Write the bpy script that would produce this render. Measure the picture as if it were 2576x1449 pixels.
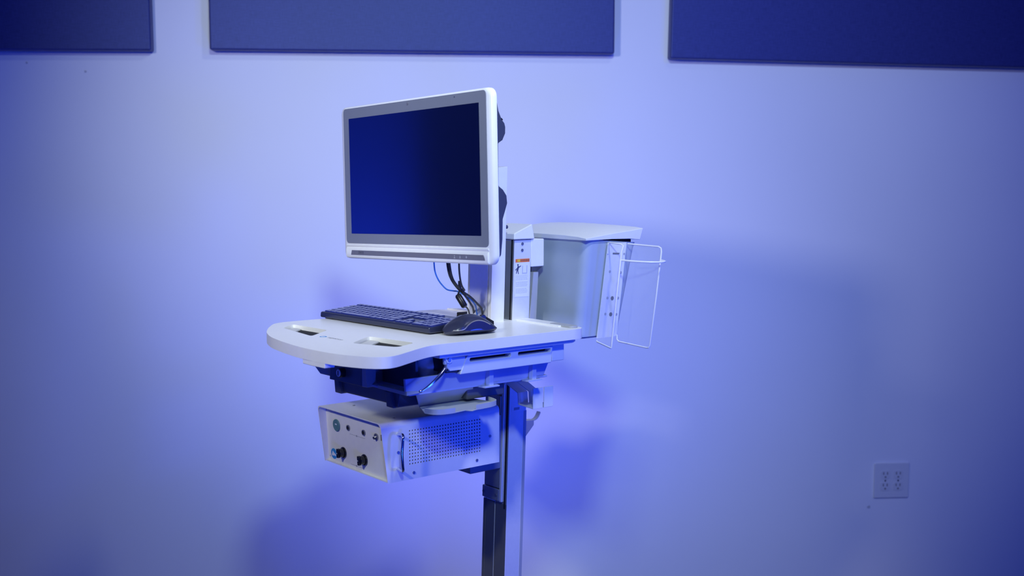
import bpy, bmesh, math, random
from math import sin, cos, pi, radians
from mathutils import Vector, Matrix

for o in list(bpy.data.objects):
    bpy.data.objects.remove(o, do_unlink=True)
scene = bpy.context.scene
COL = scene.collection

# ------------------------------------------------------------------ camera
F_PX, PITCH, ROLL, CAM_Z = 2930.0, radians(5.49), radians(0.1), 1.28
fwd = Vector((0, cos(PITCH), -sin(PITCH)))
up0 = Vector((0, sin(PITCH), cos(PITCH)))
rt0 = Vector((1, 0, 0))
cr = cos(ROLL) * rt0 + sin(ROLL) * up0
cu = -sin(ROLL) * rt0 + cos(ROLL) * up0
cam_data = bpy.data.cameras.new('camera')
cam_data.sensor_width = 36.0
cam_data.lens = 36.0 * F_PX / 2576.0
cam_data.clip_start = 0.05
cam_data.dof.use_dof = True
cam_data.dof.focus_distance = 2.42
cam_data.dof.aperture_fstop = 4.0
cam = bpy.data.objects.new('camera', cam_data)
cam.matrix_world = Matrix(((cr.x, cu.x, -fwd.x, 0), (cr.y, cu.y, -fwd.y, 0), (cr.z, cu.z, -fwd.z, CAM_Z), (0, 0, 0, 1)))
COL.objects.link(cam)
scene.camera = cam

# ------------------------------------------------------------------ world + exposure
scene.view_settings.view_transform = 'Standard'
scene.view_settings.look = 'None'
scene.view_settings.gamma = 1.0
scene.view_settings.use_curve_mapping = False
scene.view_settings.exposure = 0.0
world = bpy.data.worlds.new('world')
scene.world = world
world.use_nodes = True
bg = world.node_tree.nodes['Background']
bg.inputs[0].default_value = (0.01, 0.05, 1.0, 1)
bg.inputs[1].default_value = 0.19

# ------------------------------------------------------------------ studio lamps of the room and one added fill (outside the frame)
def lamp(name, loc, target, power, color, radius, cone, blend):
    d = bpy.data.lights.new(name, 'SPOT')
    d.energy = power
    d.color = color
    d.shadow_soft_size = radius
    d.spot_size = radians(cone)
    d.spot_blend = blend
    o = bpy.data.objects.new(name, d)
    o.location = loc
    o.rotation_euler = (Vector(target) - Vector(loc)).to_track_quat('-Z', 'Y').to_euler()
    COL.objects.link(o)
    return o

lamp('studio_lamp_left', (-1.20, 0.70, 1.90), (0.0, 3.7, 1.60), 122, (0.76, 0.80, 1.0), 0.09, 60, 1.0)
lamp('cart_front_fill', (-1.20, 0.60, 2.00), (-0.35, 2.35, 0.82), 66, (0.98, 1.0, 0.80), 0.06, 28, 1.0)  # added fill that brightens the cart front, not a known lamp
lamp('ceiling_lamp', (0.75, 1.55, 2.85), (-0.10, 2.55, 0.95), 88, (0.78, 0.86, 1.0), 0.10, 80, 1.0)
lamp('studio_lamp_camera', (0.15, 0.10, 2.50), (0.10, 3.7, 1.30), 150, (0.70, 0.94, 0.98), 0.12, 60, 1.0)
lamp('blue_lamp_high', (1.65, 0.30, 2.45), (0.60, 3.7, 1.10), 88, (0.012, 0.05, 1.0), 0.12, 70, 1.0)
lamp('blue_lamp_right', (1.75, 1.45, 0.66), (-0.20, 3.0, 0.95), 62, (0.012, 0.055, 1.0), 0.12, 80, 1.0)
lamp('blue_lamp_floor', (0.30, 0.40, 0.35), (0.20, 3.7, 1.10), 50, (0.012, 0.055, 1.0), 0.15, 90, 1.0)
lamp('blue_uplight_behind', (-0.10, 2.70, -0.03), (-0.15, 3.72, 1.25), 46, (0.012, 0.055, 1.0), 0.12, 120, 1.0)
lamp('blue_uplight_left', (-3.0, 2.60, -0.03), (-3.2, 3.48, 1.30), 220, (0.012, 0.055, 1.0), 0.12, 110, 1.0)

# ------------------------------------------------------------------ materials (procedural)
def mat(name, col, rough=0.45, metal=0.0, spec=0.5, noise=0.03, nscale=40.0, bump=0.0, bscale=200.0, coat=0.0):
    m = bpy.data.materials.new(name)
    m.use_nodes = True
    nt = m.node_tree
    b = nt.nodes['Principled BSDF']
    b.inputs['Roughness'].default_value = rough
    b.inputs['Metallic'].default_value = metal
    b.inputs['Specular IOR Level'].default_value = spec
    b.inputs['Coat Weight'].default_value = coat
    tc = nt.nodes.new('ShaderNodeTexCoord')
    if noise > 0:
        n = nt.nodes.new('ShaderNodeTexNoise')
        n.inputs['Scale'].default_value = nscale
        n.inputs['Detail'].default_value = 4
        r = nt.nodes.new('ShaderNodeValToRGB')
        r.color_ramp.elements[0].position = 0.3
        r.color_ramp.elements[1].position = 0.7
        r.color_ramp.elements[0].color = tuple(c * (1 - noise) for c in col) + (1,)
        r.color_ramp.elements[1].color = tuple(min(1, c * (1 + noise)) for c in col) + (1,)
        nt.links.new(tc.outputs['Object'], n.inputs['Vector'])
        nt.links.new(n.outputs['Fac'], r.inputs['Fac'])
        nt.links.new(r.outputs['Color'], b.inputs['Base Color'])
    else:
        b.inputs['Base Color'].default_value = tuple(col) + (1,)
    if bump > 0:
        n2 = nt.nodes.new('ShaderNodeTexNoise')
        n2.inputs['Scale'].default_value = bscale
        n2.inputs['Detail'].default_value = 3
        bp = nt.nodes.new('ShaderNodeBump')
        bp.inputs['Strength'].default_value = bump
        bp.inputs['Distance'].default_value = 0.002
        nt.links.new(tc.outputs['Object'], n2.inputs['Vector'])
        nt.links.new(n2.outputs['Fac'], bp.inputs['Height'])
        nt.links.new(bp.outputs['Normal'], b.inputs['Normal'])
    return m

M = {}
M['wall'] = mat('painted_wall', (0.80, 0.80, 0.80), 0.7, noise=0.02, nscale=1.7, bump=0.12, bscale=160)
M['floor'] = mat('dark_floor', (0.16, 0.16, 0.17), 0.5, noise=0.1, nscale=6)
M['dark_wall'] = mat('dark_drape', (0.03, 0.03, 0.035), 0.9, noise=0.1)
M['white'] = mat('white_plastic', (0.88, 0.87, 0.84), 0.32, noise=0.012, nscale=90)
M['white_metal'] = mat('white_coated_metal', (0.85, 0.85, 0.83), 0.35, noise=0.015, nscale=70)
M['panel_grey'] = mat('cream_panel_paint', (0.80, 0.78, 0.74), 0.5, noise=0.02, nscale=60)
M['grey_plastic'] = mat('grey_plastic', (0.42, 0.43, 0.44), 0.45, noise=0.02)
M['bin_grey'] = mat('pale_grey_bin_plastic', (0.40, 0.46, 0.53), 0.45, noise=0.015)
M['grey_metal'] = mat('pale_grey_metal', (0.50, 0.53, 0.55), 0.4, noise=0.02)
M['shell'] = mat('dark_blue_grey_shell', (0.055, 0.062, 0.10), 0.4, noise=0.03)
M['cup'] = mat('handle_cup_plastic', (0.62, 0.61, 0.58), 0.45, noise=0.02)
M['tray_blue_lit'] = mat('blue_lit_tray_plastic', (0.40, 0.46, 0.70), 0.4, noise=0.02)  # pale plastic with the blue light under the surface put into its colour
M['rail_blue_lit'] = mat('blue_lit_rail_plastic', (0.56, 0.62, 0.76), 0.38, noise=0.02)  # blue light on the rail side is mixed into this colour
M['bezel'] = mat('grey_bezel', (0.215, 0.225, 0.245), 0.30, noise=0.015, nscale=30)
M['strip'] = mat('grey_control_strip', (0.175, 0.17, 0.19), 0.35, noise=0.02)
M['dark_plastic'] = mat('dark_grey_plastic', (0.10, 0.105, 0.12), 0.45, noise=0.04)
M['key'] = mat('navy_black_key_plastic', (0.030, 0.040, 0.175), 0.18, noise=0.05, spec=1.0)
M['key'].node_tree.nodes['Principled BSDF'].inputs['IOR'].default_value = 1.9
M['key_case'] = mat('dark_keyboard_case', (0.026, 0.030, 0.065), 0.28, noise=0.05)
M['mouse'] = mat('mouse_shell', (0.040, 0.043, 0.075), 0.26, noise=0.04)
M['mouse_grip'] = mat('mouse_grip', (0.020, 0.025, 0.110), 0.16, noise=0.04)
M['mouse_trim'] = mat('mouse_trim', (0.40, 0.38, 0.36), 0.25, metal=0.6, noise=0.03)
M['black'] = mat('black_plastic', (0.012, 0.012, 0.014), 0.35, noise=0.05)
M['black_gloss'] = mat('black_knob', (0.010, 0.010, 0.012), 0.15, noise=0.05)
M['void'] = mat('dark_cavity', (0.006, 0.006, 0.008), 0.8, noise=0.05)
M['cable'] = mat('black_cable', (0.02, 0.022, 0.03), 0.45, noise=0.05)
M['cable_blue'] = mat('blue_cable', (0.03, 0.17, 0.62), 0.4, noise=0.05)
M['alu'] = mat('anodised_aluminium', (0.80, 0.80, 0.80), 0.40, metal=0.15, noise=0.02, nscale=120)
M['post_alu'] = mat('satin_aluminium_face', (0.82, 0.83, 0.85), 0.26, metal=0.45, noise=0.02, nscale=120)
M['mast_shade'] = mat('shaded_mast_metal', (0.12, 0.125, 0.14), 0.45, metal=0.2, noise=0.03)  # shade on the mast front put into the metal colour
M['alu_dark'] = mat('dark_aluminium', (0.30, 0.31, 0.33), 0.4, metal=0.4, noise=0.03)
M['chrome'] = mat('chrome', (0.82, 0.82, 0.84), 0.12, metal=1.0, noise=0.02)
M['steel'] = mat('steel_screw', (0.28, 0.29, 0.32), 0.35, metal=0.8, noise=0.05)
M['green'] = mat('green_button', (0.10, 0.22, 0.22), 0.35, noise=0.06)
M['logo_blue'] = mat('logo_blue', (0.02, 0.27, 0.62), 0.4, noise=0.03)
M['logo_white'] = mat('logo_white', (0.78, 0.80, 0.82), 0.4, noise=0.02)
M['ink'] = mat('dark_ink', (0.05, 0.06, 0.12), 0.6, noise=0.05)
M['ink_soft'] = mat('soft_grey_ink', (0.34, 0.35, 0.37), 0.6, noise=0.05)
M['ink_pale'] = mat('pale_ink', (0.55, 0.56, 0.58), 0.6, noise=0.05)
M['icon'] = mat('pale_icon', (0.42, 0.42, 0.45), 0.5, noise=0.03)
M['label'] = mat('label_paper', (0.84, 0.84, 0.84), 0.5, noise=0.01)
M['orange'] = mat('orange_label', (0.85, 0.19, 0.02), 0.5, noise=0.03)
M['yellow'] = mat('yellow_label', (0.85, 0.55, 0.03), 0.5, noise=0.03)
M['outlet'] = mat('outlet_plate', (0.70, 0.70, 0.70), 0.35, noise=0.01)
M['socket_slot'] = mat('socket_slot', (0.20, 0.20, 0.21), 0.6, noise=0.05)
M['outlet_face'] = mat('outlet_face', (0.66, 0.66, 0.66), 0.4, noise=0.01)
M['wire'] = mat('white_wire', (0.82, 0.82, 0.84), 0.3, noise=0.01)
M['wall_mark'] = mat('wall_mark', (0.50, 0.50, 0.52), 0.8, noise=0.1)

def fabric():
    m = mat('acoustic_fabric', (0.10, 0.105, 0.145), 0.50, noise=0.0)
    nt = m.node_tree
    b = nt.nodes['Principled BSDF']
    b.inputs['Specular IOR Level'].default_value = 1.0
    b.inputs['Specular Tint'].default_value = (0.32, 0.42, 1.0, 1)
    tc = nt.nodes['Texture Coordinate'] if 'Texture Coordinate' in nt.nodes else nt.nodes.new('ShaderNodeTexCoord')
    mix = []
    for sc in ((900, 900, 70), (70, 70, 900)):
        mp = nt.nodes.new('ShaderNodeMapping')
        mp.inputs['Scale'].default_value = sc
        n = nt.nodes.new('ShaderNodeTexNoise')
        n.inputs['Scale'].default_value = 0.6
        n.inputs['Detail'].default_value = 2
        nt.links.new(tc.outputs['Object'], mp.inputs['Vector'])
        nt.links.new(mp.outputs['Vector'], n.inputs['Vector'])
        mix.append(n)
    ad = nt.nodes.new('ShaderNodeMath'); ad.operation = 'ADD'
    nt.links.new(mix[0].outputs['Fac'], ad.inputs[0]); nt.links.new(mix[1].outputs['Fac'], ad.inputs[1])
    r = nt.nodes.new('ShaderNodeValToRGB')
    r.color_ramp.elements[0].position = 0.35; r.color_ramp.elements[1].position = 0.65
    r.color_ramp.elements[0].color = (0.024, 0.028, 0.095, 1)
    r.color_ramp.elements[1].color = (0.042, 0.048, 0.165, 1)
    hv = nt.nodes.new('ShaderNodeMath'); hv.operation = 'MULTIPLY'; hv.inputs[1].default_value = 0.5
    nt.links.new(ad.outputs[0], hv.inputs[0]); nt.links.new(hv.outputs[0], r.inputs['Fac'])
    nt.links.new(r.outputs['Color'], b.inputs['Base Color'])
    return m
M['fabric'] = fabric()

def glassy(name, col, alpha_mix, rough):
    m = bpy.data.materials.new(name); m.use_nodes = True
    nt = m.node_tree
    b = nt.nodes['Principled BSDF']
    b.inputs['Base Color'].default_value = tuple(col) + (1,)
    b.inputs['Roughness'].default_value = rough
    t = nt.nodes.new('ShaderNodeBsdfTransparent')
    mx = nt.nodes.new('ShaderNodeMixShader')
    mx.inputs[0].default_value = alpha_mix
    nt.links.new(t.outputs[0], mx.inputs[1]); nt.links.new(b.outputs[0], mx.inputs[2])
    nt.links.new(mx.outputs[0], nt.nodes['Material Output'].inputs[0])
    return m
M['acrylic'] = glassy('clear_acrylic', (0.80, 0.84, 0.92), 0.10, 0.12)

def screen_mat():
    m = mat('lcd_screen', (0.004, 0.006, 0.016), 0.11, noise=0.02, nscale=300, spec=1.0)
    b = m.node_tree.nodes['Principled BSDF']
    b.inputs['IOR'].default_value = 1.7
    b.inputs['Specular Tint'].default_value = (0.55, 0.62, 1.0, 1)
    return m
M['screen'] = screen_mat()

# ------------------------------------------------------------------ geometry helpers
YAW = radians(39.2)
U = Vector((sin(YAW), -cos(YAW), 0)); V = Vector((cos(YAW), sin(YAW), 0))
ORG = 0.82 * (-2.42 * U + 1.93 * V)
RZ = YAW - pi / 2
ZT = 0.9684            # top of the work surface

class MB:
    """collects shapes into one mesh"""
    def __init__(self):
        self.v = []; self.f = []
    def add(self, verts, faces):
        n = len(self.v)
        self.v += [tuple(p) for p in verts]
        self.f += [tuple(i + n for i in f) for f in faces]
        return self
    def box(self, x0, x1, y0, y1, z0, z1):
        vs = [(x0, y0, z0), (x1, y0, z0), (x1, y1, z0), (x0, y1, z0), (x0, y0, z1), (x1, y0, z1), (x1, y1, z1), (x0, y1, z1)]
        return self.hexa(vs)
    def hexa(self, vs):
        return self.add(vs, [(0, 3, 2, 1), (4, 5, 6, 7), (0, 1, 5, 4), (1, 2, 6, 5), (2, 3, 7, 6), (3, 0, 4, 7)])
    def prism(self, poly, fn0, fn1):
        """poly 2D points; fn0/fn1 map a 2D point to 3D at both ends"""
        n = len(poly)
        vs = [fn0(p) for p in poly] + [fn1(p) for p in poly]
        fs = [tuple(range(n - 1, -1, -1)), tuple(range(n, 2 * n))]
        fs += [(i, (i + 1) % n, n + (i + 1) % n, n + i) for i in range(n)]
        return self.add(vs, fs)
    def prism_z(self, poly, z0, z1):
        return self.prism(poly, lambda p: (p[0], p[1], z0), lambda p: (p[0], p[1], z1))
    def prism_y(self, poly, y0, y1):      # poly in (x, z)
        return self.prism(poly, lambda p: (p[0], y0, p[1]), lambda p: (p[0], y1, p[1]))
    def prism_x(self, poly, x0, x1):      # poly in (y, z)
        return self.prism(poly, lambda p: (x0, p[0], p[1]), lambda p: (x1, p[0], p[1]))
    def loft(self, rings, cap=True):
        n = len(rings[0]); vs = []; fs = []
        for r in rings: vs += list(r)
        for k in range(len(rings) - 1):
            for i in range(n):
                j = (i + 1) % n
                fs.append((k * n + i, k * n + j, (k + 1) * n + j, (k + 1) * n + i))
        if cap:
            fs.append(tuple(range(n - 1, -1, -1)))
            fs.append(tuple((len(rings) - 1) * n + i for i in range(n)))
        return self.add(vs, fs)
    def cyl(self, p0, p1, r0, r1=None, n=20):
        r1 = r0 if r1 is None else r1
        p0 = Vector(p0); p1 = Vector(p1)
        d = (p1 - p0).normalized()
        a = d.orthogonal().normalized(); b = d.cross(a)
        return self.loft([[p + (a * cos(2 * pi * i / n) + b * sin(2 * pi * i / n)) * r for i in range(n)] for p, r in ((p0, r0), (p1, r1))])
    def tube(self, pts, r, n=10, closed=False):
        pts = [Vector(p) for p in pts]
        m = len(pts); rings = []; prev = None
        for i, p in enumerate(pts):
            if closed:
                d = (pts[(i + 1) % m] - pts[i - 1]).normalized()
            else:
                d = (pts[min(i + 1, m - 1)] - pts[max(i - 1, 0)]).normalized()
            if prev is None: a = d.orthogonal().normalized()
            else: a = (prev - d * prev.dot(d)).normalized()
            prev = a; b = d.cross(a)
            rr = r[i] if isinstance(r, (list, tuple)) else r
            rings.append([p + (a * cos(2 * pi * k / n) + b * sin(2 * pi * k / n)) * rr for k in range(n)])
        if closed: rings.append(rings[0])
        return self.loft(rings, cap=not closed)
    def sphere(self, c, rx, ry, rz, nu=20, nv=12):
        rings = []
        for k in range(1, nv):
            t = pi * k / nv
            rings.append([(c[0] + rx * sin(t) * cos(2 * pi * i / nu), c[1] + ry * sin(t) * sin(2 * pi * i / nu), c[2] - rz * cos(t)) for i in range(nu)])
        return self.loft(rings)
    def build(self, name, m, parent=None, off=(0, 0, 0), bevel=0.0, seg=2, smooth=35, kind=None, label=None, sub=0):
        me = bpy.data.meshes.new(name)
        me.from_pydata([(x - off[0], y - off[1], z - off[2]) for x, y, z in self.v], [], self.f)
        bm = bmesh.new(); bm.from_mesh(me)
        bmesh.ops.remove_doubles(bm, verts=bm.verts, dist=1e-6)
        bmesh.ops.recalc_face_normals(bm, faces=bm.faces)
        bm.to_mesh(me); bm.free()
        for p in me.polygons: p.use_smooth = True
        me.set_sharp_from_angle(angle=radians(smooth))
        me.materials.append(M[m] if isinstance(m, str) else m)
        o = bpy.data.objects.new(name, me)
        COL.objects.link(o)
        if parent is not None: o.parent = parent
        if bevel > 0:
            b = o.modifiers.new('bevel', 'BEVEL')
            b.width = bevel; b.segments = seg; b.limit_method = 'ANGLE'; b.angle_limit = radians(40)
            b.harden_normals = True
        if sub:
            s = o.modifiers.new('sub', 'SUBSURF'); s.levels = sub; s.render_levels = sub
        if kind: o['kind'] = kind
        if label: o['label'] = label
        return o

class Thing:
    """an Empty standing in the cart's frame (A across, B back, z up); parts are given in cart coordinates"""
    def __init__(self, name, label, cat, a, b, z, group=None, tilt=None):
        e = bpy.data.objects.new(name, None)
        e.empty_display_size = 0.05
        w = ORG + U * a + V * b
        e.location = (w.x, w.y, z)
        e.rotation_euler = (0, 0, RZ)
        COL.objects.link(e)
        e['label'] = label; e['category'] = cat
        if group: e['group'] = group
        self.e = e; self.off = (a, b, z)
    def part(self, name, mb, m, parent=None, **k):
        return mb.build(name, m, parent or self.e, self.off, **k)

def rrect(x0, x1, y0, y1, r, n=6):
    pts = []
    for cx, cy, a0 in ((x1 - r, y0 + r, -90), (x1 - r, y1 - r, 0), (x0 + r, y1 - r, 90), (x0 + r, y0 + r, 180)):
        for i in range(n + 1):
            t = radians(a0 + 90 * i / n)
            pts.append((cx + r * cos(t), cy + r * sin(t)))
    return pts

def spline(pts, n=8, closed=False):
    pts = [Vector(p) for p in pts]; m = len(pts); out = []
    rng = range(m if closed else m - 1)
    for i in rng:
        if closed: p0, p1, p2, p3 = pts[i - 1], pts[i], pts[(i + 1) % m], pts[(i + 2) % m]
        else: p0, p1, p2, p3 = pts[max(i - 1, 0)], pts[i], pts[i + 1], pts[min(i + 2, m - 1)]
        for k in range(n):
            t = k / n
            out.append(0.5 * ((2 * p1) + (p2 - p0) * t + (2 * p0 - 5 * p1 + 4 * p2 - p3) * t * t + (3 * p1 - p0 - 3 * p2 + p3) * t ** 3))
    if not closed: out.append(pts[-1])
    return out

def circle(cx, cy, r, n=24, sy=1.0):
    return [(cx + r * cos(2 * pi * i / n), cy + sy * r * sin(2 * pi * i / n)) for i in range(n)]

def bool_cut(o, cutters, off):
    """carve the cutter meshes out of o and keep the result as plain mesh"""
    for mb in cutters:
        c = mb.build('cutter', 'white', o.parent, off)
        md = o.modifiers.new('cut', 'BOOLEAN'); md.operation = 'DIFFERENCE'; md.object = c; md.solver = 'EXACT'
        c['_cut'] = 1
    bpy.context.view_layer.update()
    dg = bpy.context.evaluated_depsgraph_get()
    me = bpy.data.meshes.new_from_object(o.evaluated_get(dg))
    me.name = o.name
    o.modifiers.clear(); o.data = me
    for c in [c for c in bpy.data.objects if '_cut' in c]:
        bpy.data.objects.remove(c, do_unlink=True)
    for p in me.polygons: p.use_smooth = True
    me.set_sharp_from_angle(angle=radians(35))

def add_bevel(o, w, seg=2):
    b = o.modifiers.new('bevel', 'BEVEL'); b.width = w; b.segments = seg
    b.limit_method = 'ANGLE'; b.angle_limit = radians(40); b.harden_normals = True

def text_mb(s, size, fn, extrude=0.0):
    """flat lettering; fn maps (x, y) of the text plane to 3D"""
    cu_ = bpy.data.curves.new('lettering', 'FONT'); cu_.body = s; cu_.size = size
    cu_.align_x = 'CENTER'; cu_.align_y = 'CENTER'; cu_.resolution_u = 3
    o = bpy.data.objects.new('lettering', cu_); COL.objects.link(o)
    bpy.context.view_layer.update()
    me = bpy.data.meshes.new_from_object(o.evaluated_get(bpy.context.evaluated_depsgraph_get()))
    mb = MB(); mb.add([fn(v.co.x, v.co.y) for v in me.vertices], [tuple(p.vertices) for p in me.polygons])
    bpy.data.objects.remove(o, do_unlink=True); bpy.data.curves.remove(cu_); bpy.data.meshes.remove(me)
    return mb

def tag(o, label, cat, group=None, kind=None):
    o['label'] = label; o['category'] = cat
    if group: o['group'] = group
    if kind: o['kind'] = kind
    return o

# ------------------------------------------------------------------ the room
FLOOR_Z = -0.09
WY = radians(4.5)
WX = Vector((cos(WY), sin(WY), 0)); WN = Vector((sin(WY), -cos(WY), 0)); W0 = Vector((0, 3.72, 0))
def wall_frame(o, x, z, off=0.0, rot=0.0):
    """put an object on the back wall: local x along the wall, local -y out of the wall, local z up"""
    p = W0 + WX * x + WN * off
    o.location = (p.x, p.y, z)
    o.rotation_euler = (0, rot, WY)

def structure(o, label, cat):
    o['kind'] = 'structure'; o['label'] = label; o['category'] = cat
    return o

w = MB().box(-3.80, 4.5, 0.0, 0.10, FLOOR_Z, 3.0).build('wall_back', 'wall')
structure(w, 'plain white painted wall washed in blue light behind the cart', 'wall'); wall_frame(w, 0, 0)
fl = MB().box(-5.2, 5.2, -2.0, 4.4, FLOOR_Z - 0.10, FLOOR_Z).build('floor', 'floor')
structure(fl, 'dark floor below the cart', 'floor')

# ------------------------------------------------------------------ acoustic panels
def acoustic_panel(label, x0, x1, z0, z1, rot, px):
    e = bpy.data.objects.new('acoustic_panel', None); e.empty_display_size = 0.1
    COL.objects.link(e)
    wall_frame(e, px, z0, 0.0, rot)
    tag(e, label, 'wall panel', 'fabric acoustic panels along the top of the wall')
    MB().box(x0 - px, x1 - px, -0.050, -0.004, 0, z1 - z0).build('fabric_face', 'fabric', e, bevel=0.006, seg=3)
    MB().box(x0 - px + 0.03, x1 - px - 0.03, -0.006, 0.0, 0.03, z1 - z0 - 0.03).build('backing_board', 'dark_plastic', e)
    return e
acoustic_panel('dark fabric acoustic panel cut off at the top left corner', -2.35, -1.1029, 1.657, 2.26, radians(-0.4), -1.1029)
acoustic_panel('blue-lit fabric acoustic panel in the middle, above the monitor', -0.9286, 0.3164, 1.6612, 2.26, radians(0.0), -0.9286)
acoustic_panel('dark fabric acoustic panel at the top right of the wall', 0.493, 1.75, 1.6484, 2.25, radians(0.9), 0.493)

# ------------------------------------------------------------------ wall outlet
def outlet():
    e = bpy.data.objects.new('wall_outlet', None); e.empty_display_size = 0.05; COL.objects.link(e)
    wall_frame(e, 1.2735, 0.2695)
    tag(e, 'square double wall outlet with four sockets low on the wall', 'outlet')
    MB().prism_y(rrect(-0.0595, 0.0595, -0.0590, 0.0590, 0.004, 3), -0.007, 0.0).build('plate', 'outlet', e, bevel=0.002)
    for x in (-0.0225, 0.0215):
        for z in (0.020, -0.0195):
            f = MB().prism_y(rrect(x - 0.017, x + 0.017, z - 0.0145, z + 0.0145, 0.009, 5), -0.0085, -0.0065).build('socket', 'outlet_face', e)
            for dx in (-0.0065, 0.0065):
                MB().box(x + dx - 0.0016, x + dx + 0.0016, -0.0088, -0.0080, z + 0.0005, z + 0.0095).build('slot', 'socket_slot', f)
            MB().prism_y(circle(x, z - 0.0075, 0.0032, 12), -0.0088, -0.0080).build('ground_hole', 'socket_slot', f)
        MB().prism_y(circle(x, 0.0, 0.003, 12), -0.0085, -0.0065).build('screw', 'steel', e)
outlet()

def scuff(label, x, z, r, m='wall_mark'):
    random.seed(int(x * 1000) & 1023)
    pts = [(r * (0.6 + 0.5 * random.random()) * cos(2 * pi * i / 11), r * (0.6 + 0.5 * random.random()) * sin(2 * pi * i / 11)) for i in range(11)]
    o = MB().prism_y(pts, -0.0015, 0.0).build('wall_scuff', m)
    wall_frame(o, x, z); tag(o, label, 'wall mark')
scuff('small grey scuff on the wall below the outlet', 1.1997, 0.1790, 0.006)
scuff('tiny grey speck on the wall under the left panel end', -1.4869, 1.6214, 0.0035)
scuff('faint grey smudge on the wall under the middle of the left panel', -1.3126, 1.5966, 0.005)

# ------------------------------------------------------------------ the cart
cart = Thing('workstation_cart', 'white rolling medical workstation cart with a curved work surface on a tall mast', 'cart', 0, 0, FLOOR_Z)

# work surface outline, anticlockwise seen from above
front = spline([(-0.240, -0.33), (-0.240, -0.385), (-0.229, -0.424), (-0.186, -0.460), (-0.144, -0.487), (-0.107, -0.507), (-0.062, -0.524), (-0.020, -0.5345), (0.050, -0.5450), (0.122, -0.5500),
                (0.201, -0.5445), (0.250, -0.5310), (0.284, -0.5140), (0.302, -0.4920), (0.2995, -0.4680), (0.281, -0.4330), (0.260, -0.3960), (0.243, -0.3600), (0.2365, -0.3300)], 6)
outline = [(p.x, p.y) for p in front]
outline += [(0.2365, -0.15), (0.2365, 0.005)]
outline += [(0.2365 - 0.030 + 0.030 * cos(t), 0.015 + 0.030 * sin(t)) for t in [radians(a) for a in (20, 40, 60, 80, 90)]]
outline += [(0.05, 0.045), (-0.16, 0.045)]
outline += [(-0.19, 0.040), (-0.215, 0.022), (-0.230, -0.005), (-0.237, -0.045)]
outline += [(-0.237, -0.20)]

top = cart.part('work_surface', MB().prism_z(outline, ZT - 0.021, ZT), 'white')
def rounded(pts, rr=0.013):
    poly = []; m = len(pts)
    for i in range(m):
        p0, p1, p2 = Vector(pts[i - 1]), Vector(pts[i]), Vector(pts[(i + 1) % m])
        a = p1 + (p0 - p1).normalized() * rr; b = p1 + (p2 - p1).normalized() * rr
        for t in (0, .25, .5, .75, 1):
            q = a * (1 - t) ** 2 + p1 * 2 * t * (1 - t) + b * t * t
            poly.append((q.x, q.y))
    return poly
# hand grips: front-left, front-right, back-right, back-left corners
H1 = [(-0.156, -0.445), (-0.010, -0.461), (-0.068, -0.391), (-0.194, -0.401)]
H2 = [(0.122, -0.450), (0.218, -0.412), (0.192, -0.356), (0.062, -0.375)]
cable_slot = MB().prism_z(rrect(-0.100, -0.006, -0.048, 0.012, 0.008, 4), ZT - 0.04, ZT + 0.02)
bool_cut(top, [MB().prism_z(rounded(H1), ZT - 0.04, ZT + 0.02), MB().prism_z(rounded(H2), ZT - 0.04, ZT + 0.02), cable_slot], cart.off)
add_bevel(top, 0.0055, 4)
def lerp2(H, w_, t): return Vector(H[0]).lerp(Vector(H[1]), w_).lerp(Vector(H[3]).lerp(Vector(H[2]), w_), t)
for H in (H1, H2):
    cart.part('handle_shade_plug', MB().prism_z([tuple(p) for p in rounded(H, 0.012)], ZT - 0.0215, ZT - 0.0092), 'void', top)  # black plug stands in for the shade below the open grip
    led = [lerp2(H, w_, t) for w_, t in ((0.03, 0.05), (0.30, 0.05), (0.24, 0.97), (0.03, 0.97))]
    cart.part('handle_ledge', MB().prism_z([tuple(p) for p in led], ZT - 0.0200, ZT - 0.0060), 'cup', top, bevel=0.0015)
cart.part('cable_well', MB().box(-0.104, -0.002, -0.052, 0.016, ZT - 0.075, ZT - 0.030), 'void', top)
sk = [(-0.225, -0.325), (0.2285, -0.325), (0.2285, 0.010), (0.215, 0.030), (-0.205, 0.030), (-0.225, -0.010)]
cart.part('under_rim', MB().prism_z(sk, ZT - 0.029, ZT - 0.0205), 'white', bevel=0.001)
cart.part('lip_tab', MB().prism_z([(0.112, -0.5488), (0.150, -0.5492), (0.187, -0.5462), (0.187, -0.525), (0.112, -0.525)], ZT - 0.0300, ZT - 0.0130), 'white', top, bevel=0.0015)
cart.part('cable_grommet', MB().box(-0.098, -0.010, -0.044, -0.001, ZT - 0.002, ZT + 0.0085), 'void', top, bevel=0.0015)
# raised ledge along the back and the corner gutter
cart.part('back_ledge', MB().prism_z([(0.050, 0.006), (0.190, 0.006), (0.190, 0.040), (0.050, 0.040)], ZT - 0.002, ZT + 0.0035), 'white', top, bevel=0.0015)
cart.part('back_ledge', MB().prism_z([(-0.215, 0.014), (-0.060, 0.014), (-0.060, 0.040), (-0.200, 0.036)], ZT - 0.002, ZT + 0.0035), 'white', top, bevel=0.0015)
cart.part('corner_gutter', MB().prism_z(rrect(0.150, 0.222, 0.012, 0.034, 0.008), ZT - 0.001, ZT + 0.0045), 'grey_plastic', top, bevel=0.001)
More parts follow.
